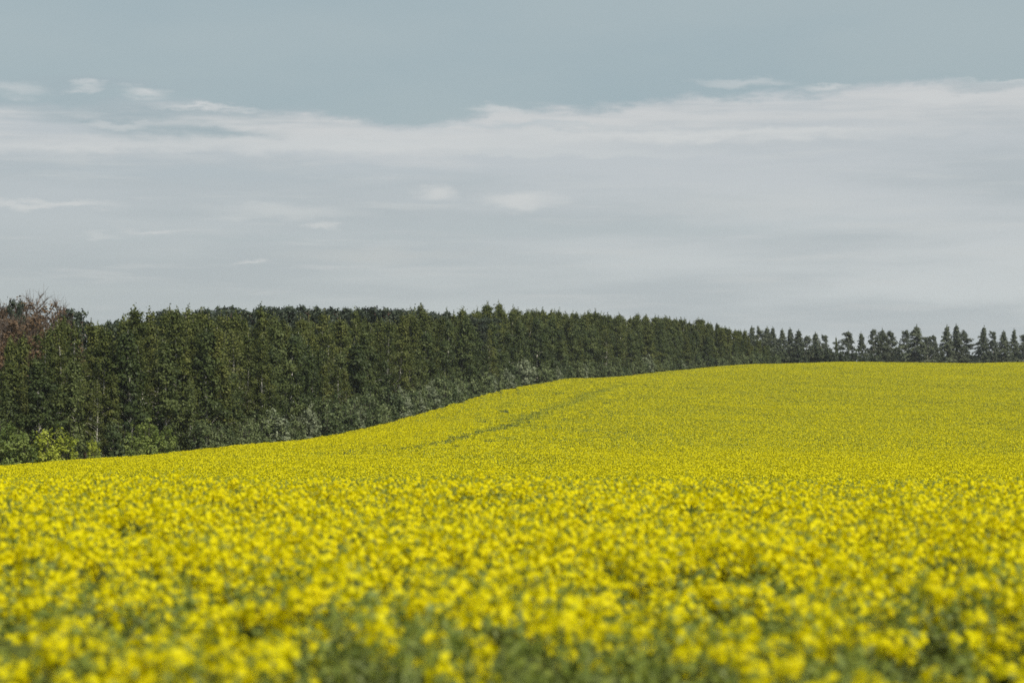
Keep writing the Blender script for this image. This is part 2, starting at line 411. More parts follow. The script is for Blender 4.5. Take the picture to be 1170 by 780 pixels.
# --- bush belt along the edge of the crop
HB_X = [-200, 0, 200, 300, 450, 550, 700, 850]; HB = [4.4, 4.4, 4.8, 5.3, 6.6, 6.0, 5.0, 4.6]
s = 0
while s < arc[-1]:
    X, Y = edge_pt(s, 1.5 + rnd.uniform(-.6, .7)); px = pxof(X, Y)
    s += rnd.uniform(2.0, 3.4) * (1 if px < 650 else 1.25)
    if rnd.random() < .12 and 210 < px < 840 and not 585 < px < 625:
        plant('silver', 'willow_bush', X, Y, np.interp(px, HB_X, HB) * rnd.uniform(.75, 1.0), 'grey-green willow bush among darker bushes, ' + zone(px), 'bush', 'willow bushes at the foot of the ' + zone(px), wide=.8); s += 1; continue
    if px < -100 or 45 < px < 100 or -40 < px < 45 or 152 < px < 205 or 592 < px < 618: continue
    h = np.interp(px, HB_X, HB) * rnd.uniform(.58, 1.15)
    z = zone(px)
    plant('bush', 'edge_bush', X, Y, h, 'leafy dark green bush at the foot of the ' + z, 'bush', 'bushes at the foot of the ' + z)
def at_px(px, off): 
    i = int(np.argmin(abs(exs - px))); return edge_pt(arc[i], off)
for px, off, h, kind, lab in [
    (4, 1.6, 6.0, 'big_bush', 'large dark green bush at the far left edge of the photo, beside the yellow crop'),
    (30, 1.4, 5.2, 'big_bush', 'rounded dark green bush immediately left of the lime-green bushes'),
    (-28, 2.0, 6.0, 'big_bush', 'big green bush mostly cut off by the left edge of the photo'),
    (60, .5, 4.8, 'lime', 'bright lime-green bush, left one of the bright pair'),
    (79, .5, 4.2, 'lime', 'bright lime-green bush, right one of the bright pair'),
    (113, .8, 3.6, 'lime', 'thin pale lime sapling standing alone right of the bright bushes'),
    (97, 1.9, 3.3, 'bush', 'low dull green bush between the lime bushes and the thin lime sapling'),
    (160, .8, 3.7, 'big_bush', 'low rounded mid-green bush in front of the wood at left'),
    (180, 1.6, 5.4, 'big_bush', 'fuller pale-topped green bush right of the low rounded one'),
    (197, 1.0, 4.2, 'big_bush', 'mid-green bush ending the group of three fresh green bushes'),
    (604, .9, 6.9, 'silver', 'broad silvery-leaved willow bush, palest and biggest of the belt, in mid photo'),
    (745, 1.3, 5.6, 'silver', 'silver-grey willow bush in the belt right of the field-edge kink'),
    (500, 1.3, 6.0, 'silver', 'tall silvery willow bush in the belt left of the broad silvery one'),
    (322, 1.0, 5.6, 'silver', 'silvery-topped bush farthest left among the silvery bushes')]:
    X, Y = at_px(px, off)
    w = {'lime': 1.0}.get(kind, 1.0)
    if px == 113: w = .55
    plant(kind, 'willow_bush' if kind == 'silver' else 'edge_bush' if kind != 'lime' else 'lime_bush', X, Y, h, lab, 'bush', wide=w, var=rnd.randrange(2))

# --- dark pine ridge behind the wood
PX_ = [120, 145, 190, 200, 225, 240, 300, 340, 365, 400, 440, 455, 490, 520, 560]
PY_ = [366, 362, 350, 354, 357, 348, 346, 349, 350, 349, 347, 351, 352, 357, 361]
px = 116; k = 0
while px < 562:
    for d0 in (0, 16):
        D = np.interp(px, [100, 300, 560], [292, 335, 432]) + d0 + rnd.uniform(-5, 5)
        q = px + rnd.uniform(-5, 5) + d0 / 3; u = (q - 585) / FPX
        ty = np.interp(q, PX_, PY_) + rnd.gauss(0, 1.6) + (d0 > 0) * 1
        if 150 < q < 180 or 205 < q < 225: ty += 9
        z = 'over the left third of the wood' if q < 222 else 'on the left half of the dark ridge behind the wood' if q < 390 else 'on the right half of the dark ridge behind the wood'
        plant('pine', 'pine_tree', u * D, D, top_height(u * D, D, ty), 'dark round-topped pine standing ' + z, 'pine', 'pines ' + z, wide=.95)
    px += rnd.uniform(9, 13)

# --- brown bare trees, top left
LB = {0: 'cut by the left edge of the photo', 1: 'with dense rusty crown near the left edge', 2: 'left of the tallest twiggy one', 3: 'tallest of the brown group, twigs clear of the skyline',
      4: 'right of the tallest twiggy one', 5: 'lowest and rightmost of the brown group'}
for i, (px, D, ty, kd) in enumerate([(-4, 292, 330, 'bare'), (14, 300, 333, 'bare'), (29, 296, 330, 'bare'), (46, 302, 320, 'twiggy'), (62, 298, 329, 'twiggy'), (78, 294, 342, 'bare')]):
    u = (px - 585) / FPX
    plant(kd, 'bare_tree', u * D, D, top_height(u * D, D, ty), 'reddish-brown nearly leafless tree ' + LB[i], 'bare tree', 'brown bare trees over the left end of the wood', wide=1.15)
for px, D, ty in [(-30, 285, 334), (-14, 280, 344), (5, 276, 348), (22, 280, 346), (38, 278, 344), (54, 280, 345), (70, 278, 350), (-2, 270, 362), (32, 268, 362), (60, 270, 362)]:
    u = (px - 585) / FPX
    plant('bare', 'bare_tree', u * D, D, top_height(u * D, D, ty), 'lower reddish brown tree in the rusty thicket under twiggy tops', 'bare tree', 'brown thicket at the left end of the wood', wide=1.3)
for px, D, ty, lab in [(88, 290, 349, 'dark green pine on the sloping shoulder right of the brown bare trees'), (97, 286, 358, 'dark pine lowest on the shoulder right of the brown bare trees'),
                       (19, 288, 338, 'small dark conifer top among the brown bare trees')]:
    u = (px - 585) / FPX
    plant('pine', 'pine_tree', u * D, D, top_height(u * D, D, ty), lab, 'pine', wide=.45 if px == 19 else .9)

# --- right-hand treeline behind the crest
RT = [(860, 373, 'spruce', 'small pointed spruce where the wood dips towards the crest, leftmost of three'), (868, 376, 'broad', 'small rounded tree between two pointed ones where the wood dips'),
      (876, 374, 'spruce', 'small pointed spruce where the wood dips, rightmost of three'), (884, 374, 'spruce', 'dark spruce closing the far end of the wood at its lowest point'), (893, 376, 'spruce', 'dark spruce second left of the paired spruces at the end of the wood'),
      (903, 375, 'spruce', 'dark spruce, left one of the pair ending the wood'), (912, 377, 'spruce', 'dark spruce, right one of the pair ending the wood'),
      (921, 384, 'broad', 'low dark tree just right of the end of the wood'), (931, 380, 'spruce', 'short dark spruce behind the olive shrubs on the crest'),
      (943, 384, 'broad', 'small rounded dark tree above the olive shrubs on the crest'), (956, 385, 'spire', 'thin little tree standing alone left of the feathery taller one'),
      (969, 379, 'broad', 'feathery grey-green tree with airy top right of the thin little one'), (986, 380, 'spruce', 'broad dark tree starting the group of four on the crest'),
      (998, 377, 'broad', 'second tree of the group of four, with pale limbs'), (1008, 376, 'spruce', 'third tree of the group of four, pointed'), (1018, 379, 'broad', 'fourth tree of the group of four, leaning out to the right'),
      (1036, 378, 'broad', 'rounded dark tree left of the tallest spire'), (1048, 372, 'spruce', 'tall narrow spire standing highest in the middle cluster'),
      (1059, 386, 'broad', 'low tree tucked against the right side of the tall spire'), (1067, 383, 'broad', 'airy tree at the right end of the middle cluster'),
      (1082, 372, 'spruce', 'pointed tree, left of the isolated trio'), (1092, 371, 'spruce', 'thin-topped tree, middle of the isolated trio'), (1101, 380, 'broad', 'shorter leafy tree, right of the isolated trio'),
      (1124, 373, 'spruce', 'tall broad-based tree starting the rightmost cluster'), (1135, 380, 'broad', 'rounder tree right of the tall broad-based one'),
      (1148, 378, 'spruce', 'pointed tree in the middle of the rightmost cluster'), (1159, 376, 'spruce', 'dark pointed tree near the right edge of the photo'),
      (1170, 383, 'broad', 'dark tree cut off by the right edge of the photo')]
for i, (px, ty, kd, lab) in enumerate(RT):
    D = 690 + (i * 37 % 17) - 8 - (40 if px < 930 else 0); u = (px - 585) / FPX
    plant(kd, 'spruce_tree' if kd == 'spruce' else 'broadleaf_tree' if kd == 'broad' else 'pointed_tree', u * D, D, top_height(u * D, D, ty), lab, 'tree', 'trees on the crest', wide=rnd.uniform(.75, 1.15) * (.6 if px == 956 else 1))
for px, D, ty in [(862, 640, 392), (870, 636, 396), (880, 638, 391), (892, 640, 395), (903, 642, 396), (914, 640, 393), (926, 644, 395), (938, 642, 392), (950, 640, 396), (962, 644, 397), (975, 650, 398), (988, 655, 402), (1000, 660, 401), (845, 625, 395)]:
    u = (px - 585) / FPX
    plant('far_bush', 'crest_shrub', u * D, D, top_height(u * D, D, ty + rnd.uniform(-1, 1)), 'rounded dull olive shrub on the crest in front of the far dark trees', 'shrub', 'olive shrubs on the crest', wide=.9)
px = 1004
while px < 1200:
    D = 700 + rnd.uniform(-6, 10); u = (px - 585) / FPX
    plant('hedge', 'hedge_shrub', u * D, D, top_height(u * D, D, 404.5 + rnd.uniform(-2.5, 1.5)), 'low blue-green shrub in the hedge line under the far trees at right', 'shrub', 'low hedge shrubs at right', wide=1.0)
    px += rnd.uniform(7, 10)

# ------------------------------------------------------------------ ground sheet
def axis(pts):
    out = []
    for a, b, n in pts: out.append(np.linspace(a, b, n, endpoint=False))
    out.append([pts[-1][1]]); return np.concatenate(out)
gx = axis([(-4000, -600, 12), (-600, -200, 30), (-200, 240, 220), (240, 600, 30), (600, 4000, 12)])
gy = axis([(-300, 0, 10), (0, 120, 60), (120, 760, 320), (760, 1200, 30), (1200, 6000, 20)])
GX, GY = np.meshgrid(gx, gy); GZ = ground_z(GX, GY)
V = np.stack([GX, GY, GZ], -1).reshape(-1, 3); nx = len(gx); ny = len(gy)
I = np.arange(nx * ny).reshape(ny, nx)
F = np.stack([I[:-1, :-1], I[:-1, 1:], I[1:, 1:], I[1:, :-1]], -1).reshape(-1, 4)
gr = link('ground', make_mesh('ground', V, F, np.zeros(len(F)), np.zeros(len(F)), [M['soil']], True))
gr['kind'] = 'structure'

# ------------------------------------------------------------------ crop (one countless mass)
rng = np.random.default_rng(5)
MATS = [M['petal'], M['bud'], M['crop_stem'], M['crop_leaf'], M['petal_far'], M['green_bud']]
def raceme(g, c, rng, nfl, fs, full):
    hgt = .06 + .06 * rng.random(); rad = .034 + .018 * rng.random()
    th = rng.uniform(0, 6.283, nfl); zz = rng.uniform(-1, .75, nfl); w = rad * np.sqrt(1 - np.clip(zz, -.9, .9) ** 2 * .7)
    P = c + np.stack([np.cos(th) * w, np.sin(th) * w, zz * hgt * .5], 1)
    Nn = np.stack([np.cos(th), np.sin(th), zz * .5 + .7], 1) + rng.normal(size=(nfl, 3)) * .4
    g.cards(P, Nn, fs * rng.uniform(.8, 1.25, nfl), rng, 0, rng.uniform(0, 1) * .6 + rng.uniform(0, .4, nfl), 1.15)
    nb = 4
    P = c + rng.normal(size=(nb, 3)) * np.array([.008, .008, .01]) + np.array([0, 0, hgt * .5 + .008])
    g.cards(P, rng.normal(size=(nb, 3)), .016, rng, 5, .6, 1.3)
def rape(seed, bloom, lod):
    rng = np.random.default_rng(seed); g = Geo()
    H = CROP * rng.uniform(.93, 1.03)
    P = np.stack([np.linspace(0, rng.normal() * .06, 5), np.linspace(0, rng.normal() * .06, 5), np.linspace(0, H - .05, 5)], 1)
    g.tube(P, np.linspace(.008, .004, 5), 4 if lod == 0 else 3, 2)
    heads = [P[-1]]
    nbr = 7
    for i in range(nbr):
        t = .5 + .42 * (i + rng.random()) / nbr; b = at_path(P, np.array(t)); az = i * 2.4 + rng.uniform(-.5, .5); r = rng.uniform(.09, .2)
        e = b + np.array([math.cos(az) * r, math.sin(az) * r, (H - b[2]) * (rng.uniform(.2, .6) if rng.random() < .2 else rng.uniform(.65, 1.0))])
        m_ = (b + e) / 2 + np.array([math.cos(az), math.sin(az), -.3]) * .03
        g.tube(np.stack([b, m_, e]), [.004, .0035, .003], 3, 2); heads.append(e)
        # seed pods and pedicels below the head
        npd = 9 if lod == 0 else 4
        q = rng.uniform(.35, .95, npd)[:, None]; pc = m_ * (1 - q) + e * q + rng.normal(size=(npd, 3)) * .018
        g.cards(pc, rng.normal(size=(npd, 3)), .012 if lod == 0 else .02, rng, 2, .6, 3.5, np.tile([0, 0, 1.], (npd, 1)) * .7 + rng.normal(size=(npd, 3)) * .5)
    for i, h in enumerate(heads):
        if rng.random() < bloom:
            raceme(g, h, rng, 24 if lod == 0 else 10, .029 if lod == 0 else .04, bloom)
        else:
            nb = 12 if lod == 0 else 7; g.cards(h + rng.normal(size=(nb, 3)) * np.array([.014, .014, .03]), rng.normal(size=(nb, 3)), .02, rng, 5, rng.uniform(0, 1, nb), 1.7)
    # leaves
    nl = 40 if lod == 0 else 9
    z = rng.uniform(.3, .93, nl) * H; az = rng.uniform(0, 6.283, nl); r = rng.uniform(.03, .15, nl)
    P2 = np.stack([np.cos(az) * r, np.sin(az) * r, z], 1)
    ax = np.stack([np.cos(az), np.sin(az), rng.uniform(-.6, .8, nl)], 1)
    Nn = np.stack([-np.cos(az) * .4, -np.sin(az) * .4, np.ones(nl)], 1) + rng.normal(size=(nl, 3)) * .5
    g.cards(P2, Nn, rng.uniform(.03, .07, nl), rng, 3, rng.uniform(0, 1, nl), 2.6, ax)
    return g
def patch(seed, bloom, S=3.0, n=520, ls=.085):
    rng = np.random.default_rng(seed); g = Geo()
    P = np.stack([rng.uniform(-S / 2, S / 2, n), rng.uniform(-S / 2, S / 2, n), CROP * (1.0 + rng.normal(size=n) * .035)], 1)
    isf = rng.random(n) < bloom
    Nn = rng.normal(size=(n, 3)) * .7 + np.array([0, 0, .8])
    sz = ls * rng.uniform(.6, 1.4, n)
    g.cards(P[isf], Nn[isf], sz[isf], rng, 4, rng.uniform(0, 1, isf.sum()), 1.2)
    g.cards(P[~isf] - [0, 0, .03], Nn[~isf], sz[~isf] * .9, rng, 1, rng.uniform(0, 1, (~isf).sum()), 1.8)
    k = int(n * .22)
    P = np.stack([rng.uniform(-S / 2, S / 2, k), rng.uniform(-S / 2, S / 2, k), rng.uniform(.5, .9, k) * CROP], 1)
    g.cards(P, rng.normal(size=(k, 3)), .13 * rng.uniform(.7, 1.3, k), rng, 3, rng.uniform(0, 1, k), 2.4, np.tile([0, 0, 1.], (k, 1)))
    P = np.stack([rng.uniform(-S / 2, S / 2, k), rng.uniform(-S / 2, S / 2, k), rng.uniform(.75, .94, k) * CROP], 1)
    g.cards(P, rng.normal(size=(k, 3)), .08, rng, 2, rng.uniform(0, 1, k), 2.4, np.tile([0, 0, 1.], (k, 1)))
    return g
LV = [.06, .34, .68, 1.0]
tpls = []
base0 = len(tpls)
for l, bl in enumerate(LV):
    for k in range(4): tpls.append(rape(300 + l * 10 + k, bl, 0))
base1 = len(tpls)
for l, bl in enumerate(LV):
    for k in range(3): tpls.append(rape(400 + l * 10 + k, bl, 1))
base2 = len(tpls)
PL = [.18, .42, .60, .76, .90, .98]
for l, bl in enumerate(PL):
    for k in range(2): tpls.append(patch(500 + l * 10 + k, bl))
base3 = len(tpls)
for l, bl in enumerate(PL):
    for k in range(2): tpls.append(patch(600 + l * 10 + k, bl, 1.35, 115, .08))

def vnoise(X, Y, s, seed):
    r = np.random.default_rng(seed); T = r.random((64, 64))
    x = X / s; y = Y / s; xi = np.floor(x).astype(int); yi = np.floor(y).astype(int); fx = x - xi; fy = y - yi
    fx = fx * fx * (3 - 2 * fx); fy = fy * fy * (3 - 2 * fy)
    g = lambda a, b: T[a % 64, b % 64]
    return (g(xi, yi) * (1 - fx) + g(xi + 1, yi) * fx) * (1 - fy) + (g(xi, yi + 1) * (1 - fx) + g(xi + 1, yi + 1) * fx) * fy

pts = []; idx = []; rot = []; scl = []
# near plants
def scatter(y0, y1, dens, base, nvar):
    A_w = lambda y: .26 * y + 3.0
    n = int(dens * (y1 - y0) * 2 * A_w(y1))
    X = rng.uniform(-A_w(y1), A_w(y1), n); Y = rng.uniform(y0, y1, n)
    keep = abs(X) < A_w(Y)
    b = .5 * vnoise(X, Y, .45, 11) + .5 * vnoise(X, Y, 1.5, 12)
    b = np.clip((b - .5) * 2.4 + .5, 0, 1)
    keep &= rng.random(n) < (.62 + .38 * b + np.clip((Y - 10) / 8, 0, .5))
    X = X[keep]; Y = Y[keep]; b = b[keep]
    lv = np.clip(np.floor(b * 2.0 + rng.normal(size=len(b)) * .45 + np.interp(Y, [4, 7, 9, 11.5, 15], [.1, .35, 1.0, 2.3, 3.2])), 0, 3).astype(int)
    z = ground_z(X, Y)
    n = len(X)
    pts.append(np.stack([X, Y, z], 1)); idx.append(base + lv * nvar + rng.integers(0, nvar, n))
    rot.append(np.stack([rng.normal(size=n) * .07, rng.normal(size=n) * .07, rng.uniform(0, 6.283, n)], 1))
    hs = (.92 + .13 * vnoise(X, Y, .9, 13) + rng.normal(size=n) * .03)
    scl.append(np.stack([np.full(n, 1.), np.full(n, 1.), hs], 1) * 1.0)
scatter(2.0, 9, 17, base0, 4)
scatter(9, 12, 23, base0, 4)
scatter(12, 30, 34, base0, 4)
scatter(30, 72, 24, base1, 3)
# far patches
trk = np.array([find_dist(*q) for q in [(440, 516), (500, 507), (540, 496), (580, 486), (610, 475), (640, 464), (670, 453), (695, 444), (716, 438)]])
trw = np.array([.0, .8, 1, 1, .7, .6, .5, .5, .3])
def track_d(X, Y):
    best = np.full(X.shape, 1e9); w = np.zeros(X.shape)
    for i in range(len(trk) - 1):
        a = trk[i]; b = trk[i + 1]; d = b - a; t = np.clip(((X - a[0]) * d[0] + (Y - a[1]) * d[1]) / (d @ d), 0, 1)
        dd = np.hypot(X - a[0] - t * d[0], Y - a[1] - t * d[1]); m_ = dd < best
        best = np.where(m_, dd, best); w = np.where(m_, trw[i] * (1 - t) + trw[i + 1] * t, w)
    return best, w
def edge_d(X, Y):
    out = np.empty(X.shape)
    for i in range(0, len(X), 4000):
        out[i:i + 4000] = np.sqrt(((X[i:i + 4000, None] - EPX[None, ::2]) ** 2 + (Y[i:i + 4000, None] - EPY[None, ::2]) ** 2).min(1))
    return out
for st, fine_ in ((2.5, False), (1.15, True)):
    xs = np.arange(-140, 190, st); ys = np.arange(70, 700, st)
    X, Y = np.meshgrid(xs, ys); X = X.ravel() + rng.uniform(-.07, .07, X.size) * st; Y = Y.ravel() + rng.uniform(-.07, .07, Y.size) * st
    px = X / Y * FPX + 585; ed = edge_dist(X / Y)
    ok = (abs(X / Y) < .262) & (Y < np.where(px < 840, ed, 632))
    if fine_: ok &= (ed - Y < 14) | ((Y > trk[:, 1].min() - 8) & (px > 400) & (px < 760))
    X = X[ok]; Y = Y[ok]; px = px[ok]; ed = ed[ok]
    de = edge_d(X, Y); d, w = track_d(X, Y)
    zone_f = ((de < 4.0) & (px < 880)) | ((d < 4) & (w > 0))
    ok = (zone_f if fine_ else ~zone_f) & (de > .45)
    X = X[ok]; Y = Y[ok]; px = px[ok]; ed = ed[ok]; de = de[ok]; d = d[ok]; w = w[ok]
    big = .45 * vnoise(X, Y * .30, 15, 21) + .33 * vnoise(X, Y * .4, 6, 22) + .22 * vnoise(X, Y, 3.2, 23)
    lvl = 4.1 + (big - .5) * 4.8
    # the bloom is thinner on the far slope to the right of the track
    lvl -= 3.0 * np.clip((Y - 150) / 70, 0, 1) * np.clip((px - 430) / 180, 0, 1) * (.45 + .6 * vnoise(X, Y * .3, 22, 24) + .5 * vnoise(X * .15, Y, 13, 27))
    lvl = np.maximum(lvl, 1.7)
    lvl -= 1.6 * np.clip(1 - de / 2.5, 0, 1) * (px < 880)
    tw = .55 + .6 * vnoise(X, Y, 7, 26)                       # the gap left by the old wheeling wanders in width
    tk = np.clip((tw * 1.5 - d) / .8, 0, 1) * w
    lvl -= 4.2 * tk + .6 * np.clip(1 - d / 6, 0, 1) * w
    lvl = np.clip(np.round(lvl + rng.normal(size=len(X)) * .3), 0, len(PL) - 1).astype(int)
    n = len(X)
    pts.append(np.stack([X, Y, ground_z(X, Y)], 1)); idx.append((base3 if fine_ else base2) + lvl * 2 + rng.integers(0, 2, n))
    rot.append(np.stack([np.zeros(n), np.zeros(n), rng.integers(0, 4, n) * math.pi / 2 + rng.normal(size=n) * .2], 1))
    hs = 1.0 + .10 * (vnoise(X, Y, 7, 31) - .5) - .38 * tk - .22 * np.clip(1 - de / 1.5, 0, 1) * rng.random(n) * (px < 880)
    scl.append(np.stack([np.ones(n), np.ones(n), hs], 1))
pts = np.concatenate(pts); idx = np.concatenate(idx); rot = np.concatenate(rot); scl = np.concatenate(scl)

Vs = []; Fs = []; Ms = []; Ts = []; tid = []; off = 0
for i, g in enumerate(tpls):
    v, f, mi, t = g.arrays(); Vs.append(v); Fs.append(f + off); off += len(v); Ms.append(mi); Ts.append(t); tid.append(np.full(len(v), i))
nT = off
V = np.concatenate(Vs + [pts])
me = make_mesh('rapeseed_crop', V, np.concatenate(Fs), np.concatenate(Ms), np.concatenate(Ts), MATS)
assert len(me.vertices) == len(V)
nP = len(pts)
def attr(name, typ, arr, key='value'):
    a = me.attributes.new(name, typ, 'POINT'); a.data.foreach_set(key, arr)
attr('is_tpl', 'BOOLEAN', np.concatenate([np.ones(nT, bool), np.zeros(nP, bool)]))
attr('tid', 'INT', np.concatenate(tid + [np.zeros(nP, int)]).astype(np.int32))
attr('pick', 'INT', np.concatenate([np.zeros(nT, int), idx]).astype(np.int32))
attr('rt', 'FLOAT_VECTOR', np.concatenate([np.zeros((nT, 3)), rot]).astype(np.float32).ravel(), 'vector')
attr('sc', 'FLOAT_VECTOR', np.concatenate([np.ones((nT, 3)), scl]).astype(np.float32).ravel(), 'vector')
crop = link('rapeseed_crop', me)
crop['kind'] = 'stuff'; crop['label'] = 'yellow flowering rapeseed crop covering the whole field'; crop['category'] = 'crop'
ng = bpy.data.node_groups.new('crop_scatter', 'GeometryNodeTree')
ng.interface.new_socket('Geometry', in_out='INPUT', socket_type='NodeSocketGeometry')
ng.interface.new_socket('Geometry', in_out='OUTPUT', socket_type='NodeSocketGeometry')
gi = ng.nodes.new('NodeGroupInput'); go = ng.nodes.new('NodeGroupOutput')
def na(name, typ):
    n = ng.nodes.new('GeometryNodeInputNamedAttribute'); n.data_type = typ; n.inputs['Name'].default_value = name
    return next(o for o in n.outputs if o.enabled and o.name == 'Attribute')
se = ng.nodes.new('GeometryNodeSeparateGeometry'); se.domain = 'POINT'
sp = ng.nodes.new('GeometryNodeSplitToInstances'); sp.domain = 'POINT'
ip = ng.nodes.new('GeometryNodeInstanceOnPoints'); ip.inputs['Pick Instance'].default_value = True
e2r = ng.nodes.new('FunctionNodeEulerToRotation')
l = ng.links.new
l(gi.outputs[0], se.inputs['Geometry']); l(na('is_tpl', 'BOOLEAN'), se.inputs['Selection'])
l(se.outputs['Selection'], sp.inputs['Geometry'] if 'Geometry' in sp.inputs else sp.inputs[0]); l(na('tid', 'INT'), sp.inputs['Group ID'])
l(se.outputs['Inverted'], ip.inputs['Points']); l(sp.outputs[0], ip.inputs['Instance'])
l(na('pick', 'INT'), ip.inputs['Instance Index'])
l(na('rt', 'FLOAT_VECTOR'), e2r.inputs[0]); l(e2r.outputs[0], ip.inputs['Rotation']); l(na('sc', 'FLOAT_VECTOR'), ip.inputs['Scale'])
l(ip.outputs[0], go.inputs[0])
md = crop.modifiers.new('scatter', 'NODES'); md.node_group = ng

# ------------------------------------------------------------------ rough grass between crop and wood
g = Geo(); n = 26000
s = rng.uniform(0, arc[-1], n); o_ = rng.uniform(-.9, 1.6, n)
x = np.interp(s, arc, EPX); y = np.interp(s, arc, EPY)
tx = np.interp(s + 6, arc, EPX) - np.interp(s - 6, arc, EPX); ty = np.interp(s + 6, arc, EPY) - np.interp(s - 6, arc, EPY); q = np.hypot(tx, ty)
x = x - ty / q * o_; y = y + tx / q * o_
hh = rng.uniform(.5, 1.35, n) * (.75 + .5 * vnoise(x, y, 4, 41))
P = np.stack([x, y, ground_z(x, y) + hh * .5], 1)
g.cards(P, rng.normal(size=(n, 3)) * [1, 1, .2], .09 * rng.uniform(.7, 1.3, n), rng, 0, vnoise(x, y, 6, 42) * .6 + rng.uniform(0, .4, n), 1, None)
V = g.v[0].reshape(n, 4, 3); c = V.mean(1, keepdims=True); d = (V - c)
d[:, 0] = np.stack([np.zeros(n), np.zeros(n), -hh * .5], 1); d[:, 2] = np.stack([rng.normal(size=n) * .12, rng.normal(size=n) * .12, hh * .5], 1)
g.v[0] = (c + d).reshape(-1, 3)
gv = link('grass_verge', g.mesh('grass_verge', [M['grass']])); gv['kind'] = 'stuff'; gv['label'] = 'rough dry grass strip between the crop and the bushes'; gv['category'] = 'grass'

# ------------------------------------------------------------------ haze
HAZE = 0.00009
if HAZE:
    x0, x1, y0, y1, z0, z1 = -4300, 4300, -400, 6300, -30, 62
    zmin = float(GZ.min()) - 1; z0 = zmin
    v = np.array([(x, y, z) for z in (z0, z1) for y in (y0, y1) for x in (x0, x1)], float)
    f = np.array([(0, 2, 3, 1), (4, 5, 7, 6), (0, 1, 5, 4), (2, 6, 7, 3), (0, 4, 6, 2), (1, 3, 7, 5)])
    m, nt = new_mat('haze'); pv = N(nt, 'ShaderNodeVolumePrincipled'); pv.inputs['Density'].default_value = HAZE
    pv.inputs['Color'].default_value = (.86, .90, .93, 1); pv.inputs['Anisotropy'].default_value = .2
    o = N(nt, 'ShaderNodeOutputMaterial'); nt.links.new(pv.outputs[0], o.inputs['Volume'])
    hz = link('haze', make_mesh('haze', v, f, np.zeros(6), np.zeros(6), [m])); hz['kind'] = 'stuff'

# ------------------------------------------------------------------ sky
SUN_EL, SUN_AZ = 47, 140     # azimuth measured clockwise from the view direction (+Y)
w = bpy.data.worlds.new('World'); SC.world = w; w.use_nodes = True
nt = w.node_tree; nt.nodes.clear(); L = nt.links.new
def val(x):
    return x
def mth(op, a, b=None, c=None, clamp=False):
    n = nt.nodes.new('ShaderNodeMath'); n.operation = op; n.use_clamp = clamp
    for i, q in enumerate((a, b, c)):
        if q is None: continue
        if isinstance(q, (int, float)): n.inputs[i].default_value = q
        else: L(q, n.inputs[i])
    return n.outputs[0]
def sstep(v, a, b):
    n = nt.nodes.new('ShaderNodeMapRange'); n.interpolation_type = 'SMOOTHSTEP'
    n.inputs['From Min'].default_value = a; n.inputs['From Max'].default_value = b; L(v, n.inputs['Value']); return n.outputs[0]
def noise(xo, yo, sx, sy, det=4, rough=.55, off=0, dist=0):
    c = nt.nodes.new('ShaderNodeCombineXYZ'); L(mth('MULTIPLY', xo, sx), c.inputs[0]); L(mth('MULTIPLY', yo, sy), c.inputs[1]); c.inputs[2].default_value = off
    n = nt.nodes.new('ShaderNodeTexNoise'); n.inputs['Scale'].default_value = 1; n.inputs['Detail'].default_value = det; n.inputs['Roughness'].default_value = rough; n.inputs['Distortion'].default_value = dist
    L(c.outputs[0], n.inputs['Vector']); return n.outputs['Fac']
def mixc(f, a, b):
    n = nt.nodes.new('ShaderNodeMix'); n.data_type = 'RGBA'
    if isinstance(f, (int, float)): n.inputs[0].default_value = f
    else: L(f, n.inputs[0])
    for q, s_ in ((a, 6), (b, 7)):
        if isinstance(q, tuple): n.inputs[s_].default_value = q
        else: L(q, n.inputs[s_])
    return n.outputs[2]
tc = nt.nodes.new('ShaderNodeTexCoord'); sx = nt.nodes.new('ShaderNodeSeparateXYZ'); L(tc.outputs['Generated'], sx.inputs[0])
az = mth('ARCTAN2', sx.outputs[0], sx.outputs[1])
U = mth('MULTIPLY', az, 27.63)                                   # sky azimuth in units of 2.07 degrees
hyp = mth('SQRT', mth('ADD', mth('MULTIPLY', sx.outputs[0], sx.outputs[0]), mth('MULTIPLY', sx.outputs[1], sx.outputs[1])))
Vv = mth('MULTIPLY', mth('ARCTAN2', sx.outputs[2], hyp), 27.63)  # sky elevation in the same units
wx = noise(U, Vv, .9, 3.0, 7, .62, 3); wy = noise(U, Vv, 1.3, 4.5, 8, .62, 9)
Uw = mth('ADD', U, mth('MULTIPLY', mth('SUBTRACT', wx, .5), 1.0)); Vw = mth('ADD', Vv, mth('MULTIPLY', mth('SUBTRACT', wy, .5), .42))
K = 10.0   # background strength is 1/K
def col(r, g, b, k=1.0):
    c = srgb(r, g, b); k *= 1.05; return (c[0] * K * k, c[1] * K * k, c[2] * K * k, 1)
# where the deck of cloud ends, by azimuth
fc = nt.nodes.new('ShaderNodeFloatCurve'); cm = fc.mapping; c0 = cm.curves[0]
edge = [(0, 128), (60, 122), (110, 124), (200, 118), (260, 126), (330, 128), (400, 132), (430, 140), (500, 142), (545, 130), (560, 122), (640, 124), (700, 120), (760, 114), (880, 110), (960, 104), (1170, 102)]
for i, (x, y) in enumerate(edge):
    q = (x / 1170, (470 - y) / 470)
    if i == 0: c0.points[0].location = q
    elif i == len(edge) - 1: c0.points[len(c0.points) - 1].location = q
    else: c0.points.new(*q)
cm.update()
L(mth('ADD', mth('MULTIPLY', Uw, 1 / 11.7), .5, clamp=True), fc.inputs['Value'])
E = mth('MULTIPLY', fc.outputs[0], 4.7)
dE = mth('SUBTRACT', E, Vw)                                      # >0 below the deck's upper rim
deck = sstep(dE, -.05, .10)
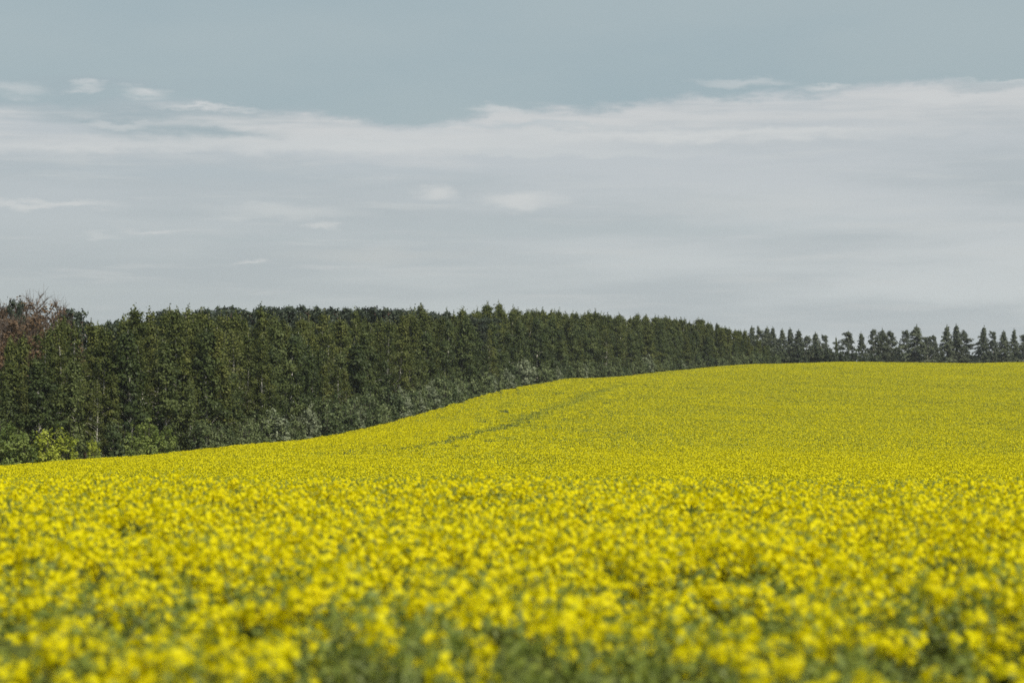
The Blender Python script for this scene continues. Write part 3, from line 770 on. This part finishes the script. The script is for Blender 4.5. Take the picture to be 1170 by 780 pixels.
# clear air above the rim
sky = nt.nodes.new('ShaderNodeTexSky'); sky.sky_type = 'NISHITA'; sky.sun_disc = False
sky.sun_elevation = R(SUN_EL); sky.sun_rotation = R(SUN_AZ); sky.air_density = 1.2; sky.dust_density = 2
veil = noise(U, Vv, .16, .55, 5, .5, 20)
clear = mixc(sstep(veil, .3, .7), col(155, 173, 180), col(166, 180, 184))
# deck
soft = noise(U, Vv, .22, 1.6, 6, .55, 31); fine = noise(U, Vv, .5, 6.5, 6, .6, 40)
deckc = mixc(sstep(Vv, 0.2, 3.0), mixc(sstep(U, -5, 5), col(180, 189, 190), col(204, 211, 212)), mixc(sstep(U, -5, 5), col(184, 191, 196), col(192, 197, 201)))
deckc = mixc(mth('MULTIPLY', sstep(soft, .38, .66), .7), deckc, col(172, 181, 186))
deckc = mixc(mth('MULTIPLY', sstep(fine, .5, .72), .5), deckc, col(198, 202, 203))
rim = mth('MULTIPLY', sstep(dE, -.04, .12), mth('SUBTRACT', 1, sstep(dE, .12, .75)))
rim = mth('MULTIPLY', rim, sstep(mth('ADD', fine, mth('MULTIPLY', soft, .6)), .55, .95))
deckc = mixc(mth('MULTIPLY', rim, .9), deckc, col(206, 207, 207))
c = mixc(deck, clear, deckc)
def blob(cx, cy, rx, ry, colr, k, hard=.0):
    global c
    u0 = (cx - 585) / 100; v0 = (470 - cy) / 100
    a = mth('MULTIPLY', mth('SUBTRACT', Uw, u0), 100 / rx); b = mth('MULTIPLY', mth('SUBTRACT', Vw, v0), 100 / ry)
    d = mth('SQRT', mth('ADD', mth('MULTIPLY', a, a), mth('MULTIPLY', b, b)))
    m_ = mth('SUBTRACT', 1, sstep(mth('ADD', d, mth('MULTIPLY', mth('SUBTRACT', fine, .5), 1.6)), hard, 1.35))
    c = mixc(mth('MULTIPLY', m_, k), c, colr)
W1 = col(207, 209, 209); W2 = col(200, 204, 205); DK = col(160, 174, 180)
blob(150, 134, 170, 16, DK, 1); blob(225, 153, 120, 11, DK, 1); blob(120, 104, 160, 10, DK, .7); blob(1130, 110, 60, 6, DK, .6)
blob(15, 110, 38, 9, W2, .6); blob(172, 111, 32, 7, W1, .8); blob(98, 106, 24, 4, W2, .7); blob(235, 128, 55, 4, W1, .8)
blob(430, 166, 300, 12, W1, .8); blob(780, 156, 290, 8, W1, .95); blob(90, 172, 190, 9, W1, .7); blob(640, 176, 200, 5, W2, .6); blob(600, 145, 130, 5, col(186, 194, 198), .8); blob(140, 147, 40, 5, W1, .5)
blob(505, 221, 20, 10, W1, .8); blob(592, 228, 48, 12, W1, .85); blob(60, 239, 80, 5, W1, .8); blob(250, 200, 300, 14, col(176, 186, 192), .6); blob(700, 262, 330, 16, col(178, 188, 192), .5); blob(330, 275, 200, 6, col(176, 186, 190), .5)
blob(370, 258, 20, 5, W1, .7); blob(290, 299, 22, 4, W1, .75); blob(170, 264, 30, 4, W1, .6); blob(120, 272, 18, 3, W2, .5); blob(320, 243, 90, 9, W2, .65)
blob(845, 98, 55, 5, W2, .6); blob(940, 103, 26, 4, W1, .7); blob(1150, 102, 45, 4, W1, .6); blob(1070, 118, 70, 6, W1, .6); blob(440, 292, 120, 9, col(192, 196, 196), .5)
blob(860, 235, 130, 18, col(198, 202, 203), .5); blob(570, 124, 30, 5, W1, .7); blob(950, 152, 90, 4, W1, .6)
# higher than the frame: thin cloud over the blue
high = sstep(Vv, 5.5, 12.0)
hc = mixc(sstep(noise(U, Vv, .12, .2, 4, .5, 60), .35, .65), col(188, 196, 200, 1.0), sky.outputs[0])
c = mixc(mth('MULTIPLY', high, .75), c, hc)
c = mixc(.12, c, sky.outputs[0])
# below the horizon
c = mixc(sstep(Vv, -1.5, -.3), col(150, 150, 120, .5), c)
bg = nt.nodes.new('ShaderNodeBackground'); bg.inputs['Strength'].default_value = 1 / K
L(c, bg.inputs['Color']); wo = nt.nodes.new('ShaderNodeOutputWorld'); L(bg.outputs[0], wo.inputs['Surface'])
w.cycles.sampling_method = 'MANUAL'; w.cycles.sample_map_resolution = 512

sd = bpy.data.lights.new('sun', 'SUN'); sd.energy = 4.2; sd.angle = R(9); sd.color = (1, .95, .86)
so = bpy.data.objects.new('sun', sd); COL.objects.link(so)
a = R(SUN_AZ); e = R(SUN_EL)
from mathutils import Vector
dirv = Vector((math.sin(a) * math.cos(e), math.cos(a) * math.cos(e), math.sin(e)))
so.rotation_euler = dirv.to_track_quat('Z', 'Y').to_euler()

# ------------------------------------------------------------------ camera
cd = bpy.data.cameras.new('camera'); cam = bpy.data.objects.new('camera', cd); COL.objects.link(cam)
cd.sensor_width = 36; cd.lens = 36 * FPX / 1170
cam.location = (0, 0, CZ); cam.rotation_euler = (R(90) + math.atan((HOR - 390) / FPX), 0, 0)
cd.clip_start = .1; cd.clip_end = 20000
cd.dof.use_dof = True; cd.dof.focus_distance = 75; cd.dof.aperture_fstop = 3.0
SC.camera = cam
vs = SC.view_settings; vs.view_transform = 'Standard'; vs.look = 'None'; vs.exposure = 0; vs.gamma = 1
SC.render.engine = 'CYCLES'
cy = SC.cycles; cy.use_denoising = False; cy.max_bounces = 6; cy.diffuse_bounces = 3; cy.transmission_bounces = 4; cy.volume_bounces = 0; cy.transparent_max_bounces = 8
print('trees', ntree, 'crop', nP, 'objects', len(bpy.data.objects))
